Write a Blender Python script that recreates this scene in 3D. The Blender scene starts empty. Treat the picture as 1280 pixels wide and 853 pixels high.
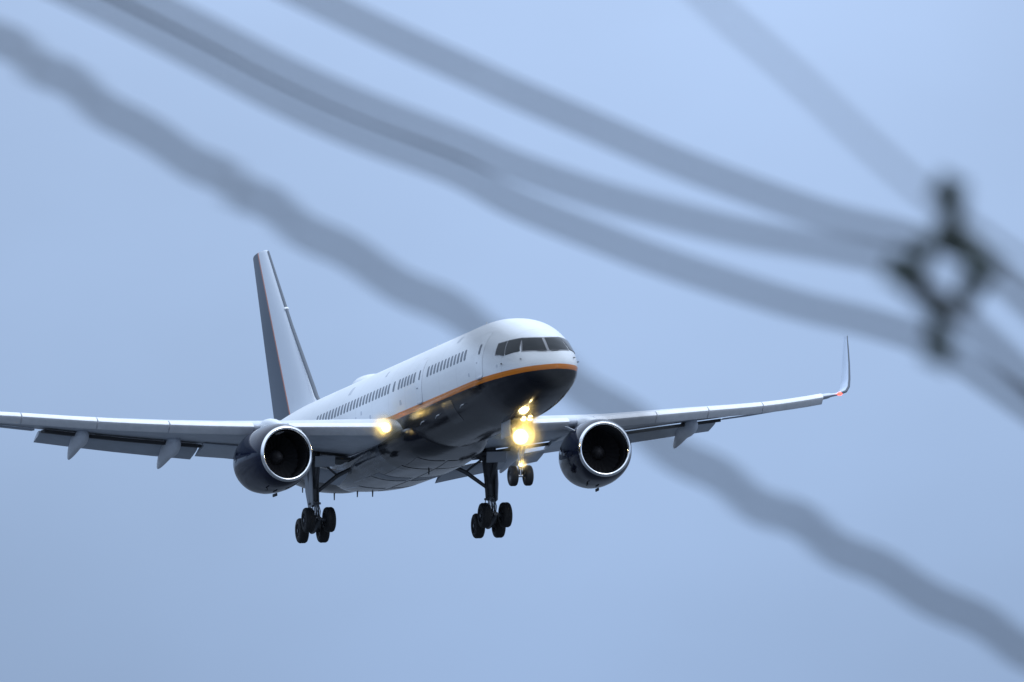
import bpy, bmesh, math, random
from mathutils import Vector, Matrix
random.seed(7)
sc = bpy.context.scene
rad = math.radians

# ------------------------------------------------------------------ camera
CAM = Vector((0, 0, 1.7)); BROT = 65
ELEV = rad(4.3)
F_PX = 31.2322 * 420.0            # focal length in pixels of a 1280 wide frame
cd = bpy.data.cameras.new('camera'); cam = bpy.data.objects.new('camera', cd)
sc.collection.objects.link(cam)
cam.location = CAM; cam.rotation_euler = (rad(90) + ELEV, 0, 0)
cd.sensor_width = 36; cd.lens = F_PX / 1280 * 36
cd.clip_start = .5; cd.clip_end = 20000
cd.dof.use_dof = True; cd.dof.focus_distance = 402; cd.dof.aperture_fstop = 6.5; cd.dof.aperture_blades = 4; cd.dof.aperture_rotation = rad(BROT)
sc.camera = cam
sc.view_settings.view_transform = 'Standard'; sc.view_settings.look = 'None'
sc.view_settings.exposure = 0; sc.view_settings.gamma = 1
sc.view_settings.use_curve_mapping = False
sc.render.engine = 'CYCLES'
sc.cycles.use_denoising = True
sc.cycles.max_bounces = 8
sc.cycles.volume_bounces = 0
try: sc.cycles.denoiser = 'OPENIMAGEDENOISE'
except Exception: pass

# ------------------------------------------------------------------ sky: overcast dusk
world = bpy.data.worlds.new('World'); sc.world = world; world.use_nodes = True
nt = world.node_tree; nt.nodes.clear()
SUN_EL, SUN_AZ = rad(48), rad(35)
wo = nt.nodes.new('ShaderNodeOutputWorld'); addn = nt.nodes.new('ShaderNodeAddShader')
b1 = nt.nodes.new('ShaderNodeBackground'); b2 = nt.nodes.new('ShaderNodeBackground')
sky = nt.nodes.new('ShaderNodeTexSky'); sky.sky_type = 'NISHITA'; sky.sun_disc = False
sky.sun_elevation = SUN_EL; sky.sun_rotation = SUN_AZ
b1.inputs['Strength'].default_value = .012      # a little of the clear sky comes through the cloud
tc = nt.nodes.new('ShaderNodeTexCoord'); sep = nt.nodes.new('ShaderNodeSeparateXYZ')
ramp = nt.nodes.new('ShaderNodeValToRGB')
cr = ramp.color_ramp; cr.interpolation = 'LINEAR'
stops = [(0.0, (.10, .12, .15)), (0.49, (.20, .26, .38)), (0.520, (.235, .350, .582)), (0.553, (.380, .515, .785)),
         (0.70, (.88, 1.06, 1.36)), (1.0, (1.40, 1.62, 1.95))]
while len(cr.elements) < len(stops): cr.elements.new(.5)
for e, (p, c) in zip(cr.elements, stops): e.position = p; e.color = (*c, 1)
mr = nt.nodes.new('ShaderNodeMapRange'); mr.inputs[1].default_value = -1; mr.inputs[2].default_value = 1
noi = nt.nodes.new('ShaderNodeTexNoise'); noi.inputs['Scale'].default_value = 22; noi.inputs['Detail'].default_value = 5
noi.inputs['Roughness'].default_value = .45
mp = nt.nodes.new('ShaderNodeMapping'); mp.inputs['Scale'].default_value = (1, 1, 1.6); mp.inputs['Location'].default_value = (.35, 0, .2)
nr = nt.nodes.new('ShaderNodeMapRange'); nr.inputs[1].default_value = .3; nr.inputs[2].default_value = .7
nr.inputs[3].default_value = .95; nr.inputs[4].default_value = 1.05
mul = nt.nodes.new('ShaderNodeVectorMath'); mul.operation = 'SCALE'
L = nt.links.new
L(tc.outputs['Generated'], sep.inputs[0]); L(sep.outputs['Z'], mr.inputs[0]); L(mr.outputs[0], ramp.inputs[0])
L(tc.outputs['Generated'], mp.inputs[0]); L(mp.outputs[0], noi.inputs['Vector']); L(noi.outputs[0], nr.inputs[0])
side_m = nt.nodes.new('ShaderNodeMapRange'); side_m.inputs[1].default_value = -.10; side_m.inputs[2].default_value = .10   # a brighter thin patch in the cloud
side = nt.nodes.new('ShaderNodeValToRGB'); side.color_ramp.interpolation = 'B_SPLINE'
ss = [(.0, .86), (.22, .91), (.36, .98), (.48, 1.10), (.62, 1.12), (.75, .98), (1.0, .93)]
while len(side.color_ramp.elements) < len(ss): side.color_ramp.elements.new(.5)
for e, (p, v) in zip(side.color_ramp.elements, ss): e.position = p; e.color = (v / 1.25,) * 3 + (1,)
mm_ = nt.nodes.new('ShaderNodeMath'); mm_.operation = 'MULTIPLY'
L(sep.outputs['X'], side_m.inputs[0]); L(side_m.outputs[0], side.inputs[0]); m5 = nt.nodes.new('ShaderNodeMath'); m5.operation = 'MULTIPLY'; m5.inputs[1].default_value = 1.25; L(side.outputs[0], m5.inputs[0]); L(m5.outputs[0], mm_.inputs[0]); L(nr.outputs[0], mm_.inputs[1])
L(ramp.outputs[0], mul.inputs[0]); L(mm_.outputs[0], mul.inputs['Scale']); L(mul.outputs[0], b2.inputs['Color'])
L(sky.outputs[0], b1.inputs['Color']); L(b1.outputs[0], addn.inputs[0]); L(b2.outputs[0], addn.inputs[1])
L(addn.outputs[0], wo.inputs[0])
sd = bpy.data.lights.new('sun', 'SUN'); sd.energy = .9; sd.angle = rad(30); sd.color = (1, .985, .96)
sun = bpy.data.objects.new('sun', sd); sc.collection.objects.link(sun)
# direction towards the sun: behind the camera's right shoulder, high
sdir = Vector((math.sin(SUN_AZ) * math.cos(SUN_EL), -math.cos(SUN_AZ) * math.cos(SUN_EL), math.sin(SUN_EL)))
sun.rotation_euler = sdir.to_track_quat('Z', 'Y').to_euler(); sun.location = (30, -30, 60)
sky.sun_rotation = math.atan2(sdir.x, sdir.y)

# ------------------------------------------------------------------ materials
def mat(name, col, rough=.5, metal=0., coat=0., spec=.5, noise=0., nscale=1.2, bump=0., bscale=3., stretch=None):
    m = bpy.data.materials.new(name); m.use_nodes = True
    n = m.node_tree; b = n.nodes['Principled BSDF']
    b.inputs['Base Color'].default_value = (*col, 1); b.inputs['Roughness'].default_value = rough
    b.inputs['Metallic'].default_value = metal; b.inputs['Coat Weight'].default_value = coat
    b.inputs['Coat Roughness'].default_value = .08; b.inputs['Specular IOR Level'].default_value = spec
    t = n.nodes.new('ShaderNodeTexCoord')
    if noise:
        q = n.nodes.new('ShaderNodeTexNoise'); q.inputs['Scale'].default_value = nscale; q.inputs['Detail'].default_value = 6
        q.inputs['Roughness'].default_value = .65
        r = n.nodes.new('ShaderNodeMapRange'); r.inputs[1].default_value = .3; r.inputs[2].default_value = .7
        r.inputs[3].default_value = 1 - noise; r.inputs[4].default_value = 1 + noise * .6
        v = n.nodes.new('ShaderNodeVectorMath'); v.operation = 'SCALE'; v.inputs[0].default_value = col
        if stretch:
            g = n.nodes.new('ShaderNodeMapping'); g.inputs['Scale'].default_value = stretch
            n.links.new(t.outputs['Object'], g.inputs[0]); n.links.new(g.outputs[0], q.inputs['Vector'])
        else: n.links.new(t.outputs['Object'], q.inputs['Vector'])
        n.links.new(q.outputs[0], r.inputs[0])
        n.links.new(r.outputs[0], v.inputs['Scale']); n.links.new(v.outputs[0], b.inputs['Base Color'])
    if bump:
        q = n.nodes.new('ShaderNodeTexNoise'); q.inputs['Scale'].default_value = bscale; q.inputs['Detail'].default_value = 3
        u = n.nodes.new('ShaderNodeBump'); u.inputs['Strength'].default_value = bump; u.inputs['Distance'].default_value = .02
        n.links.new(t.outputs['Object'], q.inputs['Vector']); n.links.new(q.outputs[0], u.inputs['Height'])
        n.links.new(u.outputs[0], b.inputs['Normal'])
    return m

def emis(name, col, strength):
    m = bpy.data.materials.new(name); m.use_nodes = True; n = m.node_tree
    b = n.nodes['Principled BSDF']; b.inputs['Base Color'].default_value = (*col, 1)
    b.inputs['Emission Color'].default_value = (*col, 1); b.inputs['Emission Strength'].default_value = strength
    return m

def glow_volume(name, col, dens, r):
    """scattering volume added round a lamp to imitate lens glow, thinner outwards"""
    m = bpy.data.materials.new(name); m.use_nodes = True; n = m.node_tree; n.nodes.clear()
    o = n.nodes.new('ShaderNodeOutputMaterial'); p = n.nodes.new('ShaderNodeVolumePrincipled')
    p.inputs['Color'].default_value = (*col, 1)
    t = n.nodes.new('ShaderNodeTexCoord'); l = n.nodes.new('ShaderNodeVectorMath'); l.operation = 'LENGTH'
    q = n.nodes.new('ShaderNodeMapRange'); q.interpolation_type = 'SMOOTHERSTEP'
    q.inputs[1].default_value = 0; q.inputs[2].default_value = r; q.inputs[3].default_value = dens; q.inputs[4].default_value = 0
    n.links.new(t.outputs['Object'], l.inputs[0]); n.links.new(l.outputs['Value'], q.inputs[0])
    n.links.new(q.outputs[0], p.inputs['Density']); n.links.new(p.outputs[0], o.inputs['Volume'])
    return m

def livery():
    """white above, thin orange line, near-black glossy belly; faint panel joints"""
    m = bpy.data.materials.new('fuselage_paint'); m.use_nodes = True; n = m.node_tree; b = n.nodes['Principled BSDF']
    t = n.nodes.new('ShaderNodeTexCoord'); s = n.nodes.new('ShaderNodeSeparateXYZ'); n.links.new(t.outputs['Object'], s.inputs[0])
    def gt(thr, soft=.008):
        r = n.nodes.new('ShaderNodeMapRange'); r.inputs[1].default_value = thr - soft; r.inputs[2].default_value = thr + soft
        n.links.new(s.outputs['Z'], r.inputs[0]); return r.outputs[0]
    dirt = n.nodes.new('ShaderNodeTexNoise'); dirt.inputs['Scale'].default_value = 1.0; dirt.inputs['Detail'].default_value = 5
    mp = n.nodes.new('ShaderNodeMapping'); mp.inputs['Scale'].default_value = (.35, 1, 1.4)
    n.links.new(t.outputs['Object'], mp.inputs[0]); n.links.new(mp.outputs[0], dirt.inputs['Vector'])
    dr = n.nodes.new('ShaderNodeMapRange'); dr.inputs[1].default_value = .3; dr.inputs[2].default_value = .7
    dr.inputs[3].default_value = .93; dr.inputs[4].default_value = 1.0
    n.links.new(dirt.outputs[0], dr.inputs[0])
    # joints every 2.6 m along the body
    md = n.nodes.new('ShaderNodeMath'); md.operation = 'PINGPONG'; md.inputs[1].default_value = 1.3
    n.links.new(s.outputs['X'], md.inputs[0])
    jt = n.nodes.new('ShaderNodeMapRange'); jt.inputs[1].default_value = .006; jt.inputs[2].default_value = .018
    jt.inputs[3].default_value = .78; jt.inputs[4].default_value = 1
    n.links.new(md.outputs[0], jt.inputs[0])
    mm = n.nodes.new('ShaderNodeMath'); mm.operation = 'MULTIPLY'; n.links.new(dr.outputs[0], mm.inputs[0]); n.links.new(jt.outputs[0], mm.inputs[1])
    m1 = n.nodes.new('ShaderNodeMix'); m1.data_type = 'RGBA'
    m1.inputs['A'].default_value = (.007, .008, .013, 1); m1.inputs['B'].default_value = (.62, .185, .012, 1)
    n.links.new(gt(-.60), m1.inputs['Factor'])
    m2 = n.nodes.new('ShaderNodeMix'); m2.data_type = 'RGBA'; m2.inputs['B'].default_value = (.76, .80, .84, 1)
    n.links.new(m1.outputs['Result'], m2.inputs['A']); n.links.new(gt(-.40), m2.inputs['Factor'])
    v = n.nodes.new('ShaderNodeVectorMath'); v.operation = 'SCALE'
    n.links.new(m2.outputs['Result'], v.inputs[0]); n.links.new(mm.outputs[0], v.inputs['Scale'])
    n.links.new(v.outputs[0], b.inputs['Base Color'])
    rr = n.nodes.new('ShaderNodeMapRange'); rr.inputs[3].default_value = .13; rr.inputs[4].default_value = .34
    n.links.new(gt(-.5), rr.inputs[0]); n.links.new(rr.outputs[0], b.inputs['Roughness'])
    bn = n.nodes.new('ShaderNodeTexNoise'); bn.inputs['Scale'].default_value = 1.1; bn.inputs['Detail'].default_value = 2
    mp2 = n.nodes.new('ShaderNodeMapping'); mp2.inputs['Scale'].default_value = (.6, 2.2, 2.2)
    n.links.new(t.outputs['Object'], mp2.inputs[0]); n.links.new(mp2.outputs[0], bn.inputs['Vector'])
    bu = n.nodes.new('ShaderNodeBump'); bu.inputs['Strength'].default_value = .35; bu.inputs['Distance'].default_value = .03
    n.links.new(bn.outputs[0], bu.inputs['Height']); n.links.new(bu.outputs[0], b.inputs['Normal'])
    b.inputs['Specular IOR Level'].default_value = .16
    return m

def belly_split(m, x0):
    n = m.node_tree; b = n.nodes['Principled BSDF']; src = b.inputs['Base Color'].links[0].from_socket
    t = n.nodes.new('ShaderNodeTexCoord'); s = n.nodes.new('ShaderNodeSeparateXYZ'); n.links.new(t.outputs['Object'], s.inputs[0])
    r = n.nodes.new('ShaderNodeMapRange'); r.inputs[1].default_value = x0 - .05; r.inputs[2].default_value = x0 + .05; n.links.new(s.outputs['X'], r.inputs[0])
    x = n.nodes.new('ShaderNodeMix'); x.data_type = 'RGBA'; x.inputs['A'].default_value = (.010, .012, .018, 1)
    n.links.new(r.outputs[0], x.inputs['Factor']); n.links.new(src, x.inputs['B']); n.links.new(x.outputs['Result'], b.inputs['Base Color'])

def finpaint():
    m = bpy.data.materials.new('tail_fin_paint'); m.use_nodes = True; n = m.node_tree; b = n.nodes['Principled BSDF']
    t = n.nodes.new('ShaderNodeTexCoord'); s = n.nodes.new('ShaderNodeSeparateXYZ'); n.links.new(t.outputs['Object'], s.inputs[0])
    # slanted line x = 40.95 + (z-2.32)*0.61
    k = n.nodes.new('ShaderNodeMath'); k.operation = 'MULTIPLY_ADD'; k.inputs[1].default_value = -.686; k.inputs[2].default_value = -40.0 + 2.32 * .686
    n.links.new(s.outputs['Z'], k.inputs[0])
    a = n.nodes.new('ShaderNodeMath'); n.links.new(s.outputs['X'], a.inputs[0]); n.links.new(k.outputs[0], a.inputs[1])
    def gt(thr):
        r = n.nodes.new('ShaderNodeMapRange'); r.inputs[1].default_value = thr - .01; r.inputs[2].default_value = thr + .01
        n.links.new(a.outputs[0], r.inputs[0]); return r.outputs[0]
    m1 = n.nodes.new('ShaderNodeMix'); m1.data_type = 'RGBA'; m1.inputs['A'].default_value = (.60, .66, .74, 1)
    m1.inputs['B'].default_value = (.55, .16, .07, 1); n.links.new(gt(-.10), m1.inputs['Factor'])
    m2 = n.nodes.new('ShaderNodeMix'); m2.data_type = 'RGBA'; m2.inputs['B'].default_value = (.024, .040, .068, 1)
    n.links.new(m1.outputs['Result'], m2.inputs['A']); n.links.new(gt(.06), m2.inputs['Factor'])
    n.links.new(m2.outputs['Result'], b.inputs['Base Color']); b.inputs['Roughness'].default_value = .4
    return m

M = dict(
    hatch=mat('service_hatch_paint', (.50, .54, .60), .45),
    blackdoor=mat('black_door_paint', (.014, .016, .022), .2, spec=.3),
    wlet=mat('winglet_pale_paint', (.60, .70, .84), .4),
    darkle=mat('leading_edge_dark_metal', (.10, .12, .15), .4, metal=.4),
    paint=livery(), fin=finpaint(),
    white=mat('white_paint', (.76, .80, .84), .35, coat=.4, noise=.06),
    wing=mat('wing_grey_paint', (.58, .63, .70), .42, noise=.12, nscale=1.5),
    slat=mat('bare_metal_leading_edge', (.80, .82, .85), .38, metal=.35, noise=.10, nscale=2.5),
    flap=mat('flap_grey_paint', (.46, .51, .58), .45, noise=.12),
    fairing=mat('fairing_grey_paint', (.74, .78, .84), .4, noise=.08),
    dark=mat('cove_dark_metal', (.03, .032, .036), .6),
    navy=mat('engine_navy_gloss', (.006, .010, .028), .10, spec=.30, noise=.15, bump=.35, bscale=1.6),
    chrome=mat('polished_inlet_lip', (.86, .87, .88), .13, metal=1.),
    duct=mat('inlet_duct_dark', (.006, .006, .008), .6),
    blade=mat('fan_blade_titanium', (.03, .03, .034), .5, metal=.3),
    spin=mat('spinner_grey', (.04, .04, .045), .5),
    glass=mat('cockpit_glass', (.006, .010, .014), .10, spec=.2),
    pillar=mat('window_frame_grey', (.24, .25, .27), .45),
    cabin=mat('cabin_window_pane', (.075, .10, .135), .3),
    seam=mat('door_seam_grey', (.42, .45, .50), .6),
    tyre=mat('tyre_rubber', (.012, .012, .013), .75, noise=.2, nscale=8),
    rim=mat('wheel_rim_metal', (.10, .10, .11), .5, metal=.5),
    gear=mat('gear_leg_grey', (.085, .09, .10), .42, metal=.4, noise=.3, nscale=5),
    chromium=mat('oleo_chrome', (.75, .76, .78), .15, metal=1.),
    gdoor=mat('gear_door_grey', (.36, .39, .43), .45, noise=.1),
    belly=mat('fairing_grey_gloss', (.125, .145, .18), .14, coat=.3, noise=.9, nscale=1.5, stretch=(.45, 1.6, 1.6), bump=.8, bscale=1.5),  # streaked noise puts the belly's reflections into the base colour
    steel=mat('steel_fitting', (.4, .42, .45), .35, metal=.8),
    lamp=emis('landing_lamp_glow', (1, .90, .62), 2.2),
    lamp2=emis('taxi_lamp_glow', (1, .93, .74), 5),
    red=emis('red_navigation_glow', (1, .06, .04), 5),
    green=emis('green_navigation_glow', (.05, 1, .35), 4),
    wire=mat('black_cable_sheath', (.016, .019, .021), .7, noise=.2, nscale=20),
    spacer=mat('spacer_polymer', (.030, .046, .042), .6, noise=.25, nscale=30),
)

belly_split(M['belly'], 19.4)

# ------------------------------------------------------------------ mesh helpers
def finish(name, bm, m, parent=None, smooth=35, recalc=True):
    if recalc: bmesh.ops.recalc_face_normals(bm, faces=bm.faces)
    if smooth:
        lim = rad(smooth)
        for f in bm.faces: f.smooth = True
        for e in bm.edges:
            if len(e.link_faces) == 2 and e.calc_face_angle(0) > lim: e.smooth = False
    me = bpy.data.meshes.new(name); bm.to_mesh(me); bm.free()
    for x in (m if isinstance(m, (list, tuple)) else [m]): me.materials.append(x)
    o = bpy.data.objects.new(name, me); sc.collection.objects.link(o)
    if parent: o.parent = parent
    return o

def loft(bm, rings, close0=True, close1=True, closed_ring=True, mi=0):
    R = [[bm.verts.new(p) for p in r] for r in rings]; n = len(R[0])
    for a, b in zip(R, R[1:]):
        for i in range(n if closed_ring else n - 1):
            j = (i + 1) % n
            try: f = bm.faces.new((a[i], a[j], b[j], b[i])); f.material_index = mi
            except ValueError: pass
    if close0: bm.faces.new(R[0][::-1]).material_index = mi
    if close1: bm.faces.new(R[-1]).material_index = mi
    return R

def frame_of(d):
    d = d.normalized(); u = d.cross(Vector((0, 0, 1)))
    if u.length < 1e-4: u = Vector((1, 0, 0))
    u.normalize(); return u, u.cross(d).normalized()

def tube(bm, pts, r, n=12, caps=True, mi=0):
    pts = [Vector(p) for p in pts]; rs = r if isinstance(r, (list, tuple)) else [r] * len(pts); rings = []
    u = None
    for i, p in enumerate(pts):
        d = (pts[min(i + 1, len(pts) - 1)] - pts[max(i - 1, 0)]).normalized()
        if u is None: u, v = frame_of(d)
        else:
            u = (u - d * u.dot(d)).normalized(); v = u.cross(d).normalized()
        rings.append([p + (u * math.cos(2 * math.pi * k / n) + v * math.sin(2 * math.pi * k / n)) * rs[i] for k in range(n)])
    loft(bm, rings, caps, caps, mi=mi)

def lathe(bm, prof, c=(0, 0, 0), axis='x', n=48, mi=0, closed=False, scale=(1, 1)):
    """prof: list of (s, r): s along axis"""
    c = Vector(c); rings = []
    for s, r in prof:
        ring = []
        for k in range(n):
            a = 2 * math.pi * k / n; p, q = math.cos(a) * r * scale[0], math.sin(a) * r * scale[1]
            ring.append(c + (Vector((s, p, q)) if axis == 'x' else Vector((p, s, q)) if axis == 'y' else Vector((p, q, s))))
        rings.append(ring)
    if closed: rings.append(rings[0])
    loft(bm, rings, False, False, mi=mi)
    bmesh.ops.remove_doubles(bm, verts=bm.verts, dist=1e-5)

def box(bm, c, s, rot=None, bev=.0, mi=0):
    mtx = Matrix.Translation(c) @ (rot.to_4x4() if rot else Matrix()) @ Matrix.Diagonal((s[0], s[1], s[2], 1))
    r = bmesh.ops.create_cube(bm, size=1, matrix=mtx)
    vs = set(r['verts']); fs = [f for f in bm.faces if all(v in vs for v in f.verts)]
    for f in fs: f.material_index = mi
    if bev:
        es = list({e for f in fs for e in f.edges})
        bmesh.ops.bevel(bm, geom=es, offset=bev, segments=2, affect='EDGES', profile=.5)

def interp(tab, x, k):
    """smooth (Catmull-Rom like, monotone) interpolation of column k of tab at x"""
    if x <= tab[0][0]: return tab[0][k]
    if x >= tab[-1][0]: return tab[-1][k]
    for i in range(len(tab) - 1):
        if tab[i][0] <= x <= tab[i + 1][0]: break
    x0, x1 = tab[i][0], tab[i + 1][0]; y0, y1 = tab[i][k], tab[i + 1][k]; h = x1 - x0
    def sl(a):
        if a == 0 or a == len(tab) - 1: 
            j = min(a, len(tab) - 2); return (tab[j + 1][k] - tab[j][k]) / (tab[j + 1][0] - tab[j][0])
        d0 = (tab[a][k] - tab[a - 1][k]) / (tab[a][0] - tab[a - 1][0]); d1 = (tab[a + 1][k] - tab[a][k]) / (tab[a + 1][0] - tab[a][0])
        return 0 if d0 * d1 <= 0 else 2 * d0 * d1 / (d0 + d1)
    m0, m1 = sl(i), sl(i + 1); t = (x - x0) / h
    return (2*t**3 - 3*t*t + 1) * y0 + (t**3 - 2*t*t + t) * h * m0 + (-2*t**3 + 3*t*t) * y1 + (t**3 - t*t) * h * m1

# ------------------------------------------------------------------ ground (below the frame; it is what the glossy belly mirrors)
def ground():
    bm = bmesh.new(); rings = []
    for r in (0, 40, 120, 300, 700, 1500, 4000, 9000):
        rings.append([Vector((math.cos(a) * max(r, .01), math.sin(a) * max(r, .01), 0)) for a in [2 * math.pi * k / 48 for k in range(48)]])
    loft(bm, rings, True, False)
    m = bpy.data.materials.new('airfield_ground'); m.use_nodes = True; n = m.node_tree; b = n.nodes['Principled BSDF']
    t = n.nodes.new('ShaderNodeTexCoord'); q = n.nodes.new('ShaderNodeTexNoise'); q.inputs['Scale'].default_value = .02; q.inputs['Detail'].default_value = 8
    r = n.nodes.new('ShaderNodeValToRGB'); r.color_ramp.elements[0].position = .42; r.color_ramp.elements[0].color = (.036, .044, .054, 1)
    r.color_ramp.elements[1].position = .58; r.color_ramp.elements[1].color = (.08, .092, .11, 1)
    n.links.new(t.outputs['Object'], q.inputs['Vector']); n.links.new(q.outputs[0], r.inputs[0]); n.links.new(r.outputs[0], b.inputs['Base Color'])
    b.inputs['Roughness'].default_value = .85
    o = finish('ground', bm, m); o['kind'] = 'structure'
ground()

# ------------------------------------------------------------------ airliner; body axes: +x aft from the nose tip, +y starboard, +z up
EYAW, EPIT, EROL = 2.68214117e-01, 1.16140586e-01, -2.19533508e-02
VIEW = Matrix.Rotation(EYAW, 3, 'Z') @ Matrix.Rotation(EPIT, 3, 'Y') @ Matrix.Rotation(EROL, 3, 'X')
TOW = Matrix.Rotation(ELEV, 3, 'X') @ Matrix.Rotation(rad(90), 3, 'Z')
base = Vector((420, 4.03230912, -3.99100460)) - VIEW @ Vector((22, 0, -1))
jet = bpy.data.objects.new('airliner', None); sc.collection.objects.link(jet)
jet.empty_display_size = 3
jet.matrix_world = Matrix.Translation(CAM + TOW @ base) @ (TOW @ VIEW).to_4x4()
jet['label'] = 'white twin-engine jet airliner with black belly and orange stripe, wheels down and landing lights on'
jet['category'] = 'airplane'

#        x     top   bot   halfw  zc
FUS = [(0.00, -.58, -.62, .02, -.60), (.06, -.40, -.80, .20, -.60), (.22, -.24, -.98, .44, -.59), (.55, -.04, -1.13, .74, -.56), (.9, .11, -1.27, .97, -.52),
       (1.15, .21, -1.34, 1.08, -.49), (1.5, .50, -1.42, 1.20, -.43), (1.9, .82, -1.51, 1.33, -.36), (2.3, 1.06, -1.59, 1.44, -.28), (2.8, 1.31, -1.68, 1.54, -.20),
       (3.4, 1.55, -1.77, 1.65, -.12), (4.2, 1.77, -1.86, 1.76, -.04), (5.2, 1.94, -1.94, 1.84, .03), (6.5, 2.06, -1.99, 1.88, .08),
       (8, 2.10, -2.03, 1.88, .1), (32, 2.10, -2.03, 1.88, .1), (35, 2.10, -1.78, 1.86, .15), (38, 2.07, -1.28, 1.68, .3),
       (41, 1.98, -.62, 1.32, .6), (44, 1.78, .10, .80, .9), (46, 1.55, .62, .42, 1.05), (46.9, 1.35, .88, .18, 1.1)]
def sect(x): return [interp(FUS, x, k) for k in (1, 2, 3, 4)]
def expo(x): return 2.0 + .12 * max(0, min(1, (x - 1) / 3)) * (1 if x < 33 else max(0, 1 - (x - 33) / 6))
def inside(x, y, z):
    top, bot, hw, zc = sect(x); e = expo(x); h = (top - zc) if z > zc else (zc - bot)
    return (abs(y) / hw) ** e + (abs(z - zc) / h) ** e <= 1
def ysurf(x, z):
    top, bot, hw, zc = sect(x); e = expo(x); h = (top - zc) if z > zc else (zc - bot)
    return hw * max(0, 1 - (abs(z - zc) / h) ** e) ** (1 / e)
def xsurf(y, z):
    a, b = 0, 8
    for _ in range(40):
        c = (a + b) / 2
        if inside(c, y, z): b = c
        else: a = c
    return b

def ring(x, n=72):
    top, bot, hw, zc = sect(x); e = 2 / expo(x); out = []
    for k in range(n):
        a = 2 * math.pi * k / n; c, s = math.cos(a), math.sin(a)
        out.append(Vector((x, math.copysign(abs(c) ** e, c) * hw, zc + math.copysign(abs(s) ** e, s) * ((top - zc) if s > 0 else (zc - bot)))))
    return out
xs = [0, .02, .06, .12, .22, .35] + [.45 + .09 * i for i in range(56)] + [5.5 + .25 * i for i in range(12)] + [8.5 + .5 * i for i in range(48)] + [32.5 + .4 * i for i in range(36)] + [46.9]
bm = bmesh.new(); loft(bm, [ring(x) for x in xs])
fus = finish('fuselage', bm, M['paint'], jet, 50)

def patch(name, corners_fn, nu, nv, m, parent, off=.01, thick=.03):
    """curved panel lying on the skin: corners_fn(u,v)->point; outline sides go down into the skin"""
    bm = bmesh.new(); g = [[None] * (nv + 1) for _ in range(nu + 1)]; P = [[corners_fn(i / nu, j / nv) for j in range(nv + 1)] for i in range(nu + 1)]
    nor = (P[nu][0] - P[0][0]).cross(P[0][nv] - P[0][0])
    nor.normalize()
    c = P[nu // 2][nv // 2]; outward = Vector((c.x - 6 if c.x < 3 else 0, c.y, c.z))
    if nor.dot(outward) < 0: nor.negate()
    def vn(i, j):
        a = P[min(i + 1, nu)][j] - P[max(i - 1, 0)][j]; b = P[i][min(j + 1, nv)] - P[i][max(j - 1, 0)]; q = a.cross(b)
        if q.length < 1e-9: return nor
        q.normalize(); return q if q.dot(nor) > 0 else -q
    N = [[vn(i, j) for j in range(nv + 1)] for i in range(nu + 1)]
    for i in range(nu + 1):
        for j in range(nv + 1): g[i][j] = bm.verts.new(P[i][j] + N[i][j] * off)
    for i in range(nu):
        for j in range(nv): bm.faces.new((g[i][j], g[i + 1][j], g[i + 1][j + 1], g[i][j + 1]))
    r = bmesh.ops.extrude_edge_only(bm, edges=[e for e in bm.edges if len(e.link_faces) == 1])
    for v in r['geom']:
        if isinstance(v, bmesh.types.BMVert): v.co -= nor * (thick + off)
    return finish(name, bm, m, parent, 40)

def bil(c, u, v):
    a, b, d, e = c   # TL TR BR BL
    return (Vector(a) * (1 - u) + Vector(b) * u) * (1 - v) + (Vector(e) * (1 - u) + Vector(d) * u) * v

# cockpit glazing: grey frame band, then six panes; front panes given as (y,z), side panes as (x,z)
def front(c):
    def f(u, v):
        p = bil([(*q, 0) for q in c], u, v); return Vector((xsurf(p.x, p.y), p.x, p.y))
    return f
def side(c, s):
    def f(u, v):
        p = bil([(*q, 0) for q in c], u, v); return Vector((p.x, s * ysurf(p.x, p.y), p.y))
    return f
FRONT = [(.74, .81), (.055, .775), (.055, .235), (.90, .28)]
SIDE1 = [(2.17, .82), (2.66, .78), (2.38, .215), (1.70, .285)]
SIDE2 = [(2.73, .775), (3.20, .735), (3.13, .335), (2.45, .195)]
for s in (1, -1):
    patch('windscreen_frame', front([(s * y, z) for y, z in [(.80, .85), (.0, .82), (.0, .19), (.95, .24)]]), 16, 12, M['pillar'], fus, .012)
    patch('windscreen', front([(s * y, z) for y, z in FRONT]), 14, 12, M['glass'], fus, .024)
    patch('cockpit_side_window', side(SIDE1, s), 12, 10, M['glass'], fus, .022)
    patch('cockpit_side_window', side(SIDE2, s), 12, 10, M['glass'], fus, .022)
    patch('side_window_frame', side([(2.20, .86), (3.25, .77), (3.18, .29), (1.72, .25)], s), 8, 8, M['pillar'], fus, .010)
    bm = bmesh.new()   # wiper at the sill of the front pane
    a, b = Vector((xsurf(.10 * s, .20) - .04, .10 * s, .20)), Vector((xsurf(.42 * s, .235) - .04, .42 * s, .235))
    tube(bm, [a + Vector((.06, 0, -.06)), a, b], .018, 8); finish('windscreen_wiper', bm, M['dark'], fus)

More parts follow.
